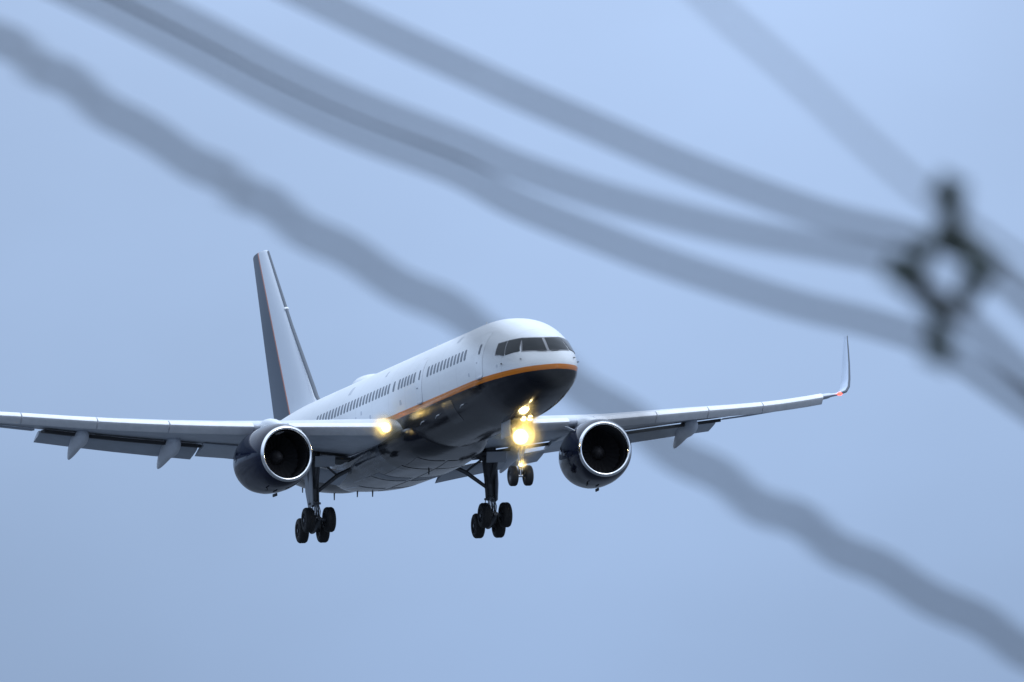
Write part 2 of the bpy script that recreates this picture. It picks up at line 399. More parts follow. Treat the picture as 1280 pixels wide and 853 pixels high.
# cabin windows
WINX = [6.62 + .508 * i for i in range(12)] + [14.32 + .47 * i for i in range(6)] + [17.48] + [18.32 + .475 * i for i in range(5)] + \
       [20.75 + .508 * i for i in range(19)]
wbase = {}
for s in (1, -1):
    for x in WINX:
        if s not in wbase:
            def f(u, v, s=s, x=x):
                # rounded upright pane
                U, V = 2 * u - 1, 2 * v - 1
                k = 1 / max(1, (abs(U) ** 5 + abs(V) ** 5) ** .2); U, V = U * k, V * k
                X, Z = x + U * .135, .71 - V * .205; return Vector((X, s * ysurf(X, Z), Z))
            o = patch('cabin_window', f, 6, 6, M['cabin'], fus, .010); o.location = (0, 0, 0); wbase[s] = (o, x)
        else:
            o = wbase[s][0].copy(); sc.collection.objects.link(o); o.parent = fus; o.location = (x - wbase[s][1], 0, 0)

# doors
def rrect(x0, x1, z0, z1, s, r=.12):
    def f(u, v):
        U, V = 2 * u - 1, 2 * v - 1
        k = 1 / max(1, (abs(U) ** 9 + abs(V) ** 9) ** (1 / 9)); U, V = U * k, V * k
        X, Z = (x0 + x1) / 2 + U * (x1 - x0) / 2, (z0 + z1) / 2 - V * (z1 - z0) / 2
        return Vector((X, s * ysurf(X, Z), Z))
    return f
for s in (1, -1):
    for x, w in ((4.75, .84), (13.45, .82), (36.6, .8)):
        z0, z1 = (-.36, 1.34)
        d = patch('passenger_door', rrect(x - w / 2, x + w / 2, z0, z1, s), 12, 18, M['white'], jet, .012)
        patch('door_seam', rrect(x - w / 2 - .022, x + w / 2 + .022, z0 - .022, z1 + .022, s), 12, 18, M['seam'], d, .004)
        patch('door_window', rrect(x - .09, x + .09, .52, .90, s), 6, 6, M['cabin'], d, .022)
        bm = bmesh.new(); y = ysurf(x, .25); box(bm, (x + .2, s * (y + .02), .22), (.22, .03, .05), bev=.008); finish('door_handle', bm, M['seam'], d)
        bm = bmesh.new(); y = ysurf(x, -.34); box(bm, (x, s * (y + .03), -.40), (w * .7, .06, .07), bev=.01); finish('door_sill', bm, M['seam'], d)
# pitot probes, static ports, blade aerials, knobs added for glints
for s in (1, -1):
    for x, z in ((1.36, -.05), (2.5, -.10)):
        bm = bmesh.new(); y = ysurf(x, z)
        tube(bm, [(x + .06, s * (y - .02), z), (x + .03, s * (y + .06), z), (x - .10, s * (y + .065), z)], [.03, .02, .012], 8)
        finish('pitot_probe', bm, M['dark'], jet)
def blade(name, x, y, z, h, c, up=1, m='steel', parent=None):
    bm = bmesh.new(); rings = []
    for t in (0, .5, 1):
        ch = c * (1 - .45 * t); x0 = x + .35 * c * t + t * .05; zz = z + up * h * t
        rings.append([Vector((x0, y, zz)), Vector((x0 + ch * .3, y + .022, zz)), Vector((x0 + ch, y, zz)), Vector((x0 + ch * .3, y - .022, zz))])
    loft(bm, rings); return finish(name, bm, M[m], parent or jet)
for x in (9.5, 17.0): blade('blade_antenna', x, 0, 2.06, .28, .4, 1, 'white')
for x in (7.9, 11.6, 13.9):  # small metal knobs added on the starboard side to give bright specks
    bm = bmesh.new(); z = -1.05; y = ysurf(x, z); tube(bm, [(x, y - .02, z), (x + .03, y + .09, z - .05), (x + .12, y + .12, z - .14)], [.025, .02, .012], 8)
    finish('glint_knob', bm, M['steel'], jet)

for s in (1, -1):
    for x, z, w, h in ((22.4, .12, .20, .16), (23.3, .02, .16, .12), (25.1, 1.25, .5, .3), (19.6, 1.35, .3, .2), (8.6, 1.45, .55, .22), (2.9, -.18, .14, .10), (5.9, -.2, .18, .14), (16.2, -.15, .3, .2), (21.0, -.2, .25, .18)):
        patch('service_hatch', rrect(x, x + w, z, z + h, s), 5, 5, M['hatch'], fus, .006)
    # cargo door outline on the lower lobe
    patch('cargo_door', rrect(9.2, 10.7, -1.55, -.72, s), 10, 8, M['blackdoor'], fus, .008)

# satellite dome and dorsal fillet
bm = bmesh.new(); rings = []
for i in range(25):
    t = i / 24; x = 26.2 + 4.4 * t; w = max(.02, .62 * math.sin(math.pi * min(1, t * 1.0) ** .8)) ; h = .02 + .34 * math.sin(math.pi * t ** .85) ** .6 if 0 < t < 1 else .02
    rings.append([Vector((x, w * math.cos(a), 1.98 + h * math.sin(a) if math.sin(a) > 0 else 1.98)) for a in [2 * math.pi * k / 24 for k in range(24)]])
loft(bm, rings); finish('satellite_antenna_dome', bm, M['white'], jet, 60)

# wing-body fairing under the belly
bm = bmesh.new(); rings = []
FA = [(14.2, .3, -1.96, .9), (15.2, 1.1, -2.14, 1.0), (16.6, 1.75, -2.34, 1.1), (18.5, 2.05, -2.46, 1.2), (22, 2.15, -2.52, 1.25), (26, 2.12, -2.50, 1.25),
      (28.5, 1.8, -2.38, 1.1), (30.5, 1.2, -2.18, 1.0), (32, .3, -1.96, .9)]
for i in range(49):
    x = 14.2 + 17.8 * i / 48; hw, bz, hh = interp(FA, x, 1), interp(FA, x, 2), interp(FA, x, 3)
    zc = bz + hh; r = []
    for k in range(40):
        a = 2 * math.pi * k / 40; c, s = math.cos(a), math.sin(a)
        r.append(Vector((x, math.copysign(abs(c) ** .75, c) * hw, zc + math.copysign(abs(s) ** .85, s) * hh * (1 if s < 0 else .35))))
    rings.append(r)
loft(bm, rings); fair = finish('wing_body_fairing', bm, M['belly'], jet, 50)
# access panels and the closed inner gear doors on the fairing's underside
def fz(x, y):
    hw, bz, hh = interp(FA, x, 1), interp(FA, x, 2), interp(FA, x, 3); c = min(.999, abs(y) / hw) ** (1 / .75)
    s = math.sqrt(max(0, 1 - c * c)); return bz + hh - s ** .85 * hh
for k, (x0, x1, y0, y1) in enumerate([(16.8, 18.6, .06, 1.2), (18.8, 21.5, .06, 1.3), (21.7, 22.6, .1, 1.5), (22.9, 25.6, .06, 1.5), (26.0, 28.0, .1, 1.2)]):
    for s in (1, -1):
        def f(u, v):
            x = x0 + (x1 - x0) * u; y = s * (y0 + (y1 - y0) * v); return Vector((x, y, fz(x, y)))
        patch('belly_access_panel', f, 6, 8, M['gdoor'] if k == 2 else M['belly'], fair, .014, .03)

for x, y, h in ((19.0, .1, .28), (28.3, .0, .32), (29.6, .3, .30), (34.5, 0, .42), (38.9, .2, .38)):
    z = fz(x, y) if 17 < x < 30.3 else interp(FUS, x, 2)
    blade('blade_antenna', x, y, z + .06, h * .62 + .06, .26, -1, 'dark')

# ------------------------------------------------------------------ lifting surfaces
def foil(n=18, t=.11, x0=0., x1=1.):
    """closed outline of a cambered section, chord fractions x0..x1: list of (x, z)"""
    def th(x): return 5 * t * (.2969 * math.sqrt(x) - .126 * x - .3516 * x * x + .2843 * x ** 3 - .1015 * x ** 4)
    xsn = [x0 + (x1 - x0) * (1 - math.cos(math.pi * i / n)) / 2 for i in range(n + 1)]
    cam = lambda x: .018 * math.sin(math.pi * x)
    up = [(x, cam(x) + th(x) + .0012) for x in xsn]; lo = [(x, cam(x) - th(x) - .0012) for x in xsn]
    return up + lo[::-1][(0 if x1 < 1 else 0):] 
def aero(bm, stations, prof_of):
    """stations: (LE point, chord, normal, twist); section placed with +x aft"""
    rings = []
    for LE, c, nrm, tw in stations:
        LE, nrm = Vector(LE), Vector(nrm).normalized(); ca, sa = math.cos(tw), math.sin(tw)
        rings.append([LE + Vector((1, 0, 0)) * (x * ca + z * sa) * c + nrm * (z * ca - x * sa) * c for x, z in prof_of(c)])
    loft(bm, rings)

WL_S = [(1.0, -1.02), (2.6, -.88), (6.9, -.52), (10.4, -.14), (12.9, .20), (14.45, .44), (16.2, .70), (19.0, 1.05)]
WL_P = [(1.0, -1.0), (2.6, -.90), (6.9, -.60), (9.3, -.36), (11.7, -.10), (15.7, .32), (17.5, .58), (19.0, .84)]
def chord(y):
    y = abs(y); xle = lex(y)
    te = 24.9 + (y - 1.88) * .02 if y < 6.9 else 25.0 + (y - 6.9) * 3.1 / 12.1
    return te - xle
def lex(y): return 17 + (abs(y) - 1.88) * .532
def lez(s, y): return interp(WL_S if s > 0 else WL_P, abs(y), 1)
def tw(y): return rad(3.8 - 2.6 * min(1, abs(y) / 19))
def tc_(y): return .135 - .035 * min(1, abs(y) / 12)
def wpoint(s, y, fx, fz_=0):
    """point of the wing plane at span y, chord fraction fx, fz_ metres below"""
    c = chord(y); return Vector((lex(y) + fx * c, s * y, lez(s, y) - math.sin(tw(y)) * fx * c - fz_))

SLATS = [(2.35, 5.75), (7.05, 10.05), (10.1, 12.65), (12.7, 15.4), (15.45, 18.5)]
FLAPS = [(2.0, 6.3, .30, 1.3), (8.05, 14.15, .25, 1.22)]
for s in (1, -1):
    ys = [1.0, 1.9, 3, 4.2, 5.5, 6.9, 8.05, 10, 12, 14.15, 16, 17.6, 18.6, 19.05]
    bm = bmesh.new()
    aero(bm, [((lex(y) + .22, s * y, lez(s, y) + .05), chord(y) - .22, (0, 0, 1), tw(y)) for y in ys],
         lambda c: foil(20, .12 if c < 5 else .125))
    wing = finish('wing', bm, M['wing'], jet, 40)
    # slats: drooped, slightly ahead of and below the fixed leading edge
    for y0, y1 in SLATS:
        bm = bmesh.new(); rings = []
        nst = 5
        for i in range(nst):
            y = y0 + (y1 - y0) * i / (nst - 1); c = .62 + .26 * max(0, 1 - y / 19) + .1; h = .42 + .06 * max(0, (1 - y / 19))
            lx, lz = lex(y) - .12, lez(s, y) - .02
            prof = [(c * .98, h * .60), (c * .62, h * .585), (c * .36, h * .50), (c * .18, h * .34), (c * .06, h * .17), (c * .015, h * .08), (0, h * .01),
                    (c * .025, -h * .07), (c * .10, -h * .18), (c * .22, -h * .34), (c * .33, -h * .48), (c * .40, -h * .55),
                    (c * .46, -.50 * h), (c * .44, -.2 * h), (c * .52, .2 * h), (c * .74, .46 * h), (c * .97, .57 * h)]
            rings.append([Vector((lx + px, s * y, lz + pz - .10 * px)) for px, pz in prof])
        loft(bm, rings); finish('slat', bm, M['slat'], wing, 22)
    # flaps
    for k, (y0, y1, dz, fc) in enumerate(FLAPS):
        bm = bmesh.new(); st = []
        for i in range(5):
            y = y0 + (y1 - y0) * i / 4; p = wpoint(s, y, 1.0, 0)
            cc = fc + (.25 * (1 - i / 4)); a = rad(15)
            st.append(((p.x - .18 * cc, s * y, p.z - .06 - ((.46 - .22 * i / 4) if k == 0 else 0)), cc, (0, 0, 1), a))
        aero(bm, st, lambda c: foil(12, .13)); fl = finish('flap', bm, M['flap'], wing, 40)
        # bright lip along the flap's nose and the black cove in front of it
        bm = bmesh.new(); tube(bm, [Vector(q[0]) + Vector((.0, 0, -.01)) for q in st], .028, 8); finish('flap_nose_strip', bm, M['slat'], wing)
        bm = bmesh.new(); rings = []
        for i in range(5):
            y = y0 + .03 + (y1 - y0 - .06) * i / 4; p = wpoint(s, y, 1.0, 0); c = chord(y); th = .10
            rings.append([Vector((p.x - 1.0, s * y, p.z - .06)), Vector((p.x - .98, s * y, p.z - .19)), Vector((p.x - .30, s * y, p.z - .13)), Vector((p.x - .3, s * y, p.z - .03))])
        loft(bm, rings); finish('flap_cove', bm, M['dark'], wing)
    # drooped panel behind the engine, between the two flaps
    bm = bmesh.new(); st = []
    for i in range(4):
        y = 6.33 + 1.69 * i / 3; p = wpoint(s, y, 1.0, 0); st.append(((p.x - 1.25, s * y, p.z - .06), 1.75, (0, 0, 1), rad(10.5)))
    aero(bm, st, lambda c: foil(12, .10)); finish('drooped_trailing_panel', bm, M['wing'], wing, 40)
    # flap track fairings (canoes)
    for yt, ln, hh in ((12.7, 3.3, .26), (9.2, 3.7, .29), (4.9, 3.6, .25)):
        bm = bmesh.new(); rings = []; p0 = wpoint(s, yt, 1.0, 0); p0.x -= ln * .52; p0.z += -.18 + .0; n = 22
        for i in range(n + 1):
            t = i / n; rr = max(.012, (math.sin(math.pi * t ** .62) ** .6 if 0 < t < 1 else 0))
            x = p0.x + ln * t; z = p0.z - .14 * t - 1.05 * max(0, t - .45) ** 1.2
            rings.append([Vector((x, s * yt + .27 * rr * math.cos(a), z + hh * 1.25 * rr * math.sin(a) * (1 + .2 * (math.sin(a) < 0)))) for a in [2 * math.pi * k / 20 for k in range(20)]])
        loft(bm, rings); finish('flap_track_fairing', bm, M['fairing'], wing, 60)
    # aileron hinge line strip and inspection panels
    bm = bmesh.new(); rings = []
    for i in range(4):
        y = 14.4 + 3.9 * i / 3; p = wpoint(s, y, .985, 0)
        rings.append([Vector((p.x - .45, s * y, p.z - .085)), Vector((p.x - .45, s * y, p.z - .02)), Vector((p.x + .12, s * y, p.z - .03)), Vector((p.x + .12, s * y, p.z - .05))])
    loft(bm, rings); finish('aileron', bm, M['flap'], wing)
    # winglet
    z19 = lez(s, 19.0); st = []
    for (dy, dz, dx, c, ang) in [(0, 0, 0, 1.62, 8), (.45, .06, .25, 1.55, 15), (.82, .18, .48, 1.42, 38), (1.03, .40, .72, 1.30, 62), (1.16, .75, .98, 1.18, 78),
                                 (1.30, 1.4, 1.35, .98, 82), (1.42, 2.1, 1.75, .72, 83), (1.51, 2.64, 2.08, .42, 84)]:
        nrm = Vector((0, -s * math.sin(rad(ang)), math.cos(rad(ang))))
        st.append(((lex(19.0) + .22 + dx, s * (19.0 + dy), z19 + .05 + dz), c, nrm, 0))
    bm = bmesh.new(); aero(bm, st, lambda c: foil(14, .075)); wl = finish('winglet', bm, M['wlet'], wing, 60)
    bm = bmesh.new(); tube(bm, [Vector(q[0]) + Vector((.01, 0, 0)) for q in st[1:]], [.05, .055, .05, .045, .035, .03, .02], 8); finish('winglet_leading_edge', bm, M['darkle'], wing)
    bm = bmesh.new(); bmesh.ops.create_uvsphere(bm, u_segments=16, v_segments=10, radius=1, matrix=Matrix.Translation((lex(19.0) + .40, s * 19.45, z19 + .10)) @ Matrix.Diagonal((.12, .10, .07, 1)))
    finish('navigation_light', bm, M['red'] if s < 0 else M['green'], wing)

# tail fin, leading edge strip, tailplanes
FINS = [(2.0, 36.9, 7.55), (2.35, 37.05, 6.95), (9.38, 43.7, 2.6)]
bm = bmesh.new()
aero(bm, [((36.65, 0, 1.2), 7.5, (0, 1, 0), 0), ((37.0, 0, 2.2), 7.0, (0, 1, 0), 0), ((40.3, 0, 5.8), 4.85, (0, 1, 0), 0), ((43.66, 0, 9.36), 2.62, (0, 1, 0), 0), ((43.95, 0, 9.44), 2.2, (0, 1, 0), 0)], lambda c: [(x, z) for x, z in foil(18, .08)])
fin = finish('tail_fin', bm, M['fin'], jet, 40)
for p in fin.data.vertices: pass
bm = bmesh.new()
tube(bm, [(35.5, 0, 2.08), (36.2, 0, 2.15), (36.75, 0, 2.45), (37.15, 0, 2.85), (40.28, 0, 5.8), (43.64, 0, 9.34)], [.04, .06, .085, .085, .07, .045], 12)
finish('fin_leading_edge', bm, M['darkle'], fin)
bm = bmesh.new(); bmesh.ops.create_uvsphere(bm, u_segments=12, v_segments=8, radius=1, matrix=Matrix.Translation((41.05, .0, 6.6)) @ Matrix.Diagonal((.10, .12, .08, 1)))
finish('fin_glint_bead', bm, M['white'], fin)  # white bead put on the leading edge as a bright gleam
for s in (1, -1):
    bm = bmesh.new()
    aero(bm, [((40.6, s * .3, 1.02), 4.7, (0, 0, 1), 0), ((41.0, s * 1.0, 1.12), 4.4, (0, 0, 1), 0), ((44.9, s * 7.3, 1.95), 1.7, (0, 0, 1), 0), ((45.3, s * 7.6, 1.99), 1.1, (0, 0, 1), 0)], lambda c: foil(14, .09))
    finish('tailplane', bm, M['wing'], jet, 40)

# ------------------------------------------------------------------ engines
EX, EZ = 16.62, -1.92
eng_src = None
for s in (1, -1):
    tilt = Matrix.Translation((EX, s * 6.5, EZ - (.13 if s < 0 else 0))) @ Matrix.Rotation(rad(.4), 4, 'Y') @ Matrix.Rotation(rad(s * 3.6), 4, 'Z') @ Matrix.Diagonal((1, .965, 1, 1))
    def eng(name, bm, m, parent, sm=40):
        bmesh.ops.transform(bm, matrix=tilt, verts=bm.verts); return finish(name, bm, m, parent, sm)
    bm = bmesh.new()
    lathe(bm, [(.11, 1.108), (.18, 1.135), (.30, 1.185), (.6, 1.25), (1.0, 1.30), (1.6, 1.335), (2.3, 1.33), (3.0, 1.28), (3.5, 1.20), (3.72, 1.13), (3.70, 1.09), (3.2, 1.12)], n=64)
    nac = eng('engine_nacelle', bm, M['navy'], jet, 50)
    bm = bmesh.new()
    lathe(bm, [(.12, 1.113), (.06, 1.09), (.02, 1.065), (0, 1.03), (.01, 1.0), (.05, .965), (.13, .94), (.26, .93)], n=64); eng('inlet_lip', bm, M['chrome'], nac, 80)
    bm = bmesh.new(); lathe(bm, [(.26, .93), (.5, .925), (.9, .945), (1.35, .96), (1.6, .96)], n=64)
    eng('inlet_duct', bm, M['duct'], nac, 60)
    bm = bmesh.new(); lathe(bm, [(1.75, .96), (1.75, .1), (1.75, .001)], n=48); 
    for k in range(24):   # blades
        a = 2 * math.pi * k / 24; rr = []
        for t in range(5):
            r = .30 + .63 * t / 4; w = .10 + .07 * t / 4; pitch = rad(35 + 28 * t / 4)
            er, et = Vector((0, math.cos(a), math.sin(a))), Vector((0, -math.sin(a), math.cos(a)))
            cc = Vector((1.5, 0, 0)) + er * r; d = Vector((math.cos(pitch), 0, 0)) + et * math.sin(pitch); nn = Vector((math.sin(pitch), 0, 0)) - et * math.cos(pitch)
            rr.append([cc - d * w, cc + nn * .012, cc + d * w, cc - nn * .012])
        loft(bm, rr)
    eng('fan', bm, M['blade'], nac, 30)
    bm = bmesh.new(); lathe(bm, [(.98, .002), (1.02, .07), (1.12, .15), (1.28, .23), (1.5, .30), (1.62, .31)], n=32); eng('spinner', bm, M['spin'], nac, 60)
    bm = bmesh.new(); lathe(bm, [(3.2, .98), (3.72, .95), (4.4, .80), (5.0, .64), (5.3, .56), (5.28, .50), (4.9, .48)], n=48); eng('exhaust_core', bm, M['steel'], nac, 50)
    bm = bmesh.new(); lathe(bm, [(4.6, .36), (5.2, .34), (5.7, .20), (6.0, .02)], n=32); eng('exhaust_cone', bm, M['steel'], nac, 60)
    # nacelle latch and drain under the cowl
    bm = bmesh.new(); box(bm, (1.9, 0, -1.44), (.5, .06, .12), bev=.02); eng('cowl_drain', bm, M['dark'], nac)
    bm = bmesh.new(); box(bm, (1.3, -s * .0 + .55, -1.27), (.25, .05, .1), bev=.015); eng('cowl_drain', bm, M['dark'], nac)
    # strake
    bm = bmesh.new(); loft(bm, [[Vector((1.0, -s * 1.0, .88)), Vector((2.0, -s * 1.0, .98)), Vector((2.0, -s * 1.02, .96)), Vector((1.0, -s * 1.02, .87))],
                                [Vector((1.55, -s * 1.16, 1.08)), Vector((2.0, -s * 1.19, 1.16)), Vector((2.0, -s * 1.2, 1.15)), Vector((1.55, -s * 1.17, 1.07))]]); eng('nacelle_strake', bm, M['wing'], nac)
    # pylon: from the cowl's top back under and over the wing leading edge
    bm = bmesh.new(); rings = []
    for i in range(15):
        t = i / 14; x = EX + .45 + 7.0 * t
        top = -.74 + .50 * math.sin(math.pi / 2 * min(1, t / .36)) if t < .42 else -.24 - 1.3 * (t - .42)
        bot = EZ + .9; w = .05 + .21 * math.sin(math.pi * t ** .7) if 0 < t < 1 else .03
        top -= .22 if s < 0 else 0
        top = max(top, bot + .04)
        rings.append([Vector((x, s * 6.5 + w * math.copysign(abs(math.cos(a)) ** .8, math.cos(a)), (top + bot) / 2 + (top - bot) / 2 * math.copysign(abs(math.sin(a)) ** .7, math.sin(a)))) for a in [2 * math.pi * k / 20 for k in range(20)]])
    loft(bm, rings); finish('engine_pylon', bm, M['white'], jet, 50)

# ------------------------------------------------------------------ landing gear
def wheel(parent, c, r, w, rimr):
    bm = bmesh.new(); h = w / 2
    prof = [(-h * .78, rimr), (-h, rimr + .06 * r), (-h, r * .80), (-h * .86, r * .92), (-h * .6, r * .985), (-h * .3, r),
            (-h * .27, r * .985), (-h * .05, r * .985), (0, r), (h * .05, r * .985), (h * .27, r * .985), (h * .3, r),
            (h * .6, r * .985), (h * .86, r * .92), (h, r * .80), (h, rimr + .06 * r), (h * .78, rimr)]
    lathe(bm, prof, axis='y', n=40, closed=True); ty = finish('tyre', bm, M['tyre'], parent, 40); ty.location = c
    bm = bmesh.new(); lathe(bm, [(-h * .5, .001), (-h * .5, rimr * .45), (-h * .66, rimr * .55), (-h * .55, rimr * .9), (-h * .8, rimr * 1.01), (h * .8, rimr * 1.01), (h * .55, rimr * .9), (h * .66, rimr * .55), (h * .5, rimr * .45), (h * .5, .001)], axis='y', n=32)
    ri = finish('wheel_rim', bm, M['rim'], parent, 40); ri.location = c
for s in (1, -1):
    px, py = 23.8, s * 3.66; bog = Vector((px, py, -4.12))
    bm = bmesh.new()
    tube(bm, [(px - .1, py, -1.2), (px - .05, py, -1.9), (px, py, -2.4), (px, py, -3.25), (px, py, -3.32)], [.30, .27, .22, .20, .14], 20)
    tube(bm, [(px - .1, py - s * .55, -1.45), (px - .1, py, -1.75), (px - .1, py + s * .5, -1.45)], .13, 14)
    tube(bm, [(px, py, -3.22), (px, py, -3.29)], .26, 20)
    leg = finish('main_landing_gear', bm, M['gear'], jet, 40)
    bm = bmesh.new(); tube(bm, [(px, py, -3.25), (px, py, -4.1)], .115, 18); finish('oleo_strut', bm, M['chromium'], leg)
    bm = bmesh.new()   # torque links aft of the strut, the upper pair folded like scissors
    for dy in (-.07, .07):
        tube(bm, [(px - .16, py + dy, -3.2), (px - .48, py + dy * .5, -3.6), (px - .14, py + dy, -3.98)], [.05, .035, .05], 8)
    finish('torque_link', bm, M['steel'], leg)
    bm = bmesh.new()   # side brace goes inboard and up
    tube(bm, [(px, py - s * .18, -2.75), (px - .05, py - s * 1.0, -2.15), (px - .1, py - s * 1.55, -1.9)], [.075, .09, .075], 12)
    tube(bm, [(px - .02, py - s * 1.0, -2.15), (px - .3, py - s * .4, -1.7)], .045, 8)
    tube(bm, [(px, py - s * .2, -2.75), (px, py, -2.75)], .12, 10)
    finish('side_brace', bm, M['gear'], leg)
    bm = bmesh.new()   # drag brace forward and hoses
    tube(bm, [(px - .1, py, -2.7), (px - 1.3, py + s * .05, -1.6)], [.07, .08], 10)
    finish('drag_brace', bm, M['gear'], leg)
    for j, (dx, dy) in enumerate([(-.16, .14), (.12, .16), (-.19, -.10)]):
        bm = bmesh.new(); tube(bm, [(px + dx, py + dy, -1.9), (px + dx * 1.2, py + dy, -2.6), (px + dx, py + dy, -3.2), (px + dx * 2.0, py + dy * 1.3, -3.6), (px + dx * 1.1, py + dy, -4.0)], .018, 8)
        finish('brake_hose', bm, M['dark'], leg)
    tiltb = rad(16); ax = Vector((math.cos(tiltb), 0, -math.sin(tiltb)))
    bm = bmesh.new(); tube(bm, [bog - ax * .74, bog - ax * .6, bog, bog + ax * .6, bog + ax * .74], [.09, .14, .17, .14, .09], 16)
    for k in (-1, 1): tube(bm, [bog + ax * .57 * k + Vector((0, -.62, 0)), bog + ax * .57 * k + Vector((0, .62, 0))], .075, 12)
    bo = finish('bogie_beam', bm, M['gear'], leg)
    for k in (-1, 1):
        for w in (-1, 1): wheel(leg, bog + ax * .57 * k + Vector((0, .43 * w, 0)), .51, .38, .25)
    bm = bmesh.new()   # door fixed to the outboard side of the leg
    loft(bm, [[Vector((px - .55, py + s * .17, z0)), Vector((px + .55, py + s * .17, z0)), Vector((px + .55, py + s * .215, z0)), Vector((px - .55, py + s * .215, z0))]
              for z0 in (-1.50, -2.0, -2.7)] + [[Vector((px - .42, py + s * .15, -3.34)), Vector((px + .30, py + s * .15, -3.44)), Vector((px + .30, py + s * .19, -3.44)), Vector((px - .42, py + s * .19, -3.34))]])
    tube(bm, [(px, py, -2.0), (px, py + s * .18, -2.0)], .04, 8); tube(bm, [(px, py, -3.0), (px, py + s * .16, -3.0)], .04, 8)
    finish('gear_door', bm, M['gdoor'], leg)
    # open wheel bay (dark recess plate) with small hinged door by the leg
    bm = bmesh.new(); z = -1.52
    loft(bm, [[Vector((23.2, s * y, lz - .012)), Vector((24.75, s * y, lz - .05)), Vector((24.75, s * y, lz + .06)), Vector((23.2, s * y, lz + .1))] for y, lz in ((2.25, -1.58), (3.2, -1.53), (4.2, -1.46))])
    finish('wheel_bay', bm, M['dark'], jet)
    bm = bmesh.new(); box(bm, (22.2, s * 3.55, -1.72), (.05, .82, .44), rot=Matrix.Rotation(rad(-20), 3, 'Y'), bev=.01); finish('wheel_bay_door', bm, M['gdoor'], jet)

nx = 6.05
bm = bmesh.new()
tube(bm, [(nx - .25, 0, -1.7), (nx - .15, 0, -2.3), (nx - .06, 0, -2.9), (nx - .04, 0, -3.15)], [.14, .14, .125, .11], 16)
tube(bm, [(nx - .20, -.30, -1.95), (nx - .20, .30, -1.95)], .07, 12)
ng = finish('nose_landing_gear', bm, M['gear'], jet)
bm = bmesh.new(); tube(bm, [(nx - .05, 0, -3.1), (nx, 0, -4.05)], .075, 14); tube(bm, [(nx, -.38, -4.07), (nx, .38, -4.07)], .06, 12); finish('nose_oleo', bm, M['chromium'], ng)
bm = bmesh.new()
for dy in (-.05, .05): tube(bm, [(nx - .12, dy, -3.0), (nx - .36, dy * .6, -3.4), (nx - .08, dy, -3.8)], [.035, .028, .035], 8)
finish('torque_link', bm, M['steel'], ng)
bm = bmesh.new(); 
for dy in (-.16, .16): tube(bm, [(nx - .1, dy * .5, -2.75), (nx + .5, dy, -2.2), (nx + 1.0, dy, -1.85)], .05, 10)
finish('drag_brace', bm, M['gear'], ng)
for k in (-1, 1):
    wheel(ng, Vector((nx, .30 * k, -4.07)), .40, .29, .2)
    bm = bmesh.new(); loft(bm, [[Vector((nx - .55, k * (.42 + .04 * t), -1.93 - .62 * t)), Vector((nx + .75, k * (.42 + .04 * t), -1.95 - .62 * t)), Vector((nx + .75, k * (.45 + .04 * t), -1.95 - .62 * t)), Vector((nx - .55, k * (.45 + .04 * t), -1.93 - .62 * t))] for t in (0, .5, 1)])
    finish('nose_gear_door', bm, M['gdoor'], jet)
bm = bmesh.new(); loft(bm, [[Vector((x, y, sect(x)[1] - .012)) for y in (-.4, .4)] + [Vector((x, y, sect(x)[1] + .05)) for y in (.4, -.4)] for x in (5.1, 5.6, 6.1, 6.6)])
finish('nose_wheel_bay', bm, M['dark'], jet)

# ------------------------------------------------------------------ lights
def lamp(name, c, r, parent, m, power, mr, dens, depth=.12, col=(1, .78, .36), cone=150, toe=0):
    bm = bmesh.new(); c = Vector(c)
    lathe(bm, [(.0, .001), (.0, r * .6), (.015, r)], c, 'x', 28, mi=0)          # lit lens facing forward
    lathe(bm, [(.0, r * 1.02), (-.02, r * 1.10), (.02, r * 1.14), (depth, r * .6), (depth + .03, .001)], c, 'x', 28, mi=1)
    o = finish(name, bm, [m, M['steel']], parent, 40)
    ld = bpy.data.lights.new(name + '_bulb', 'SPOT'); ld.energy = power; ld.spot_size = rad(cone); ld.spot_blend = .5; ld.color = col; ld.shadow_soft_size = r * .8
    lo = bpy.data.objects.new(name + '_bulb', ld); sc.collection.objects.link(lo); lo.parent = parent; lo.location = c + Vector((-.10, 0, 0)); lo.rotation_euler = (0, rad(90), rad(toe))   # beam forward, along -x
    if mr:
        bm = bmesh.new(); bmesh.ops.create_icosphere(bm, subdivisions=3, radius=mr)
        h = finish('lamp_glow_ball', bm, glow_volume('lamp_glow_volume', (1, .86, .5), dens, mr), parent); h.location = c + Vector((-.14, 0, 0)); h['kind'] = 'stuff'  # added ball of scattering volume, imitates the lens glow round the lamp
    return o
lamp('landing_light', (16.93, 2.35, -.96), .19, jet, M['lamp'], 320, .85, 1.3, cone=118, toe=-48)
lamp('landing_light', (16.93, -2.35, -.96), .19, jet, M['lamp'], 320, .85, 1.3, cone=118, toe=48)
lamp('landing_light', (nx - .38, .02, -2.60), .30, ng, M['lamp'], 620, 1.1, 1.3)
for dy in (-.13, .13): lamp('taxi_light_and_glint', (nx - .80, -.14 + dy, -1.90), .13, ng, M['lamp2'], 50, .5, 1.5)
lamp('taxi_light_and_glint', (nx - .22, .03, -3.66), .07, ng, M['lamp2'], 35, .4, 1.5)  # added lamp low on the strut, stands in for a reflection by the axle

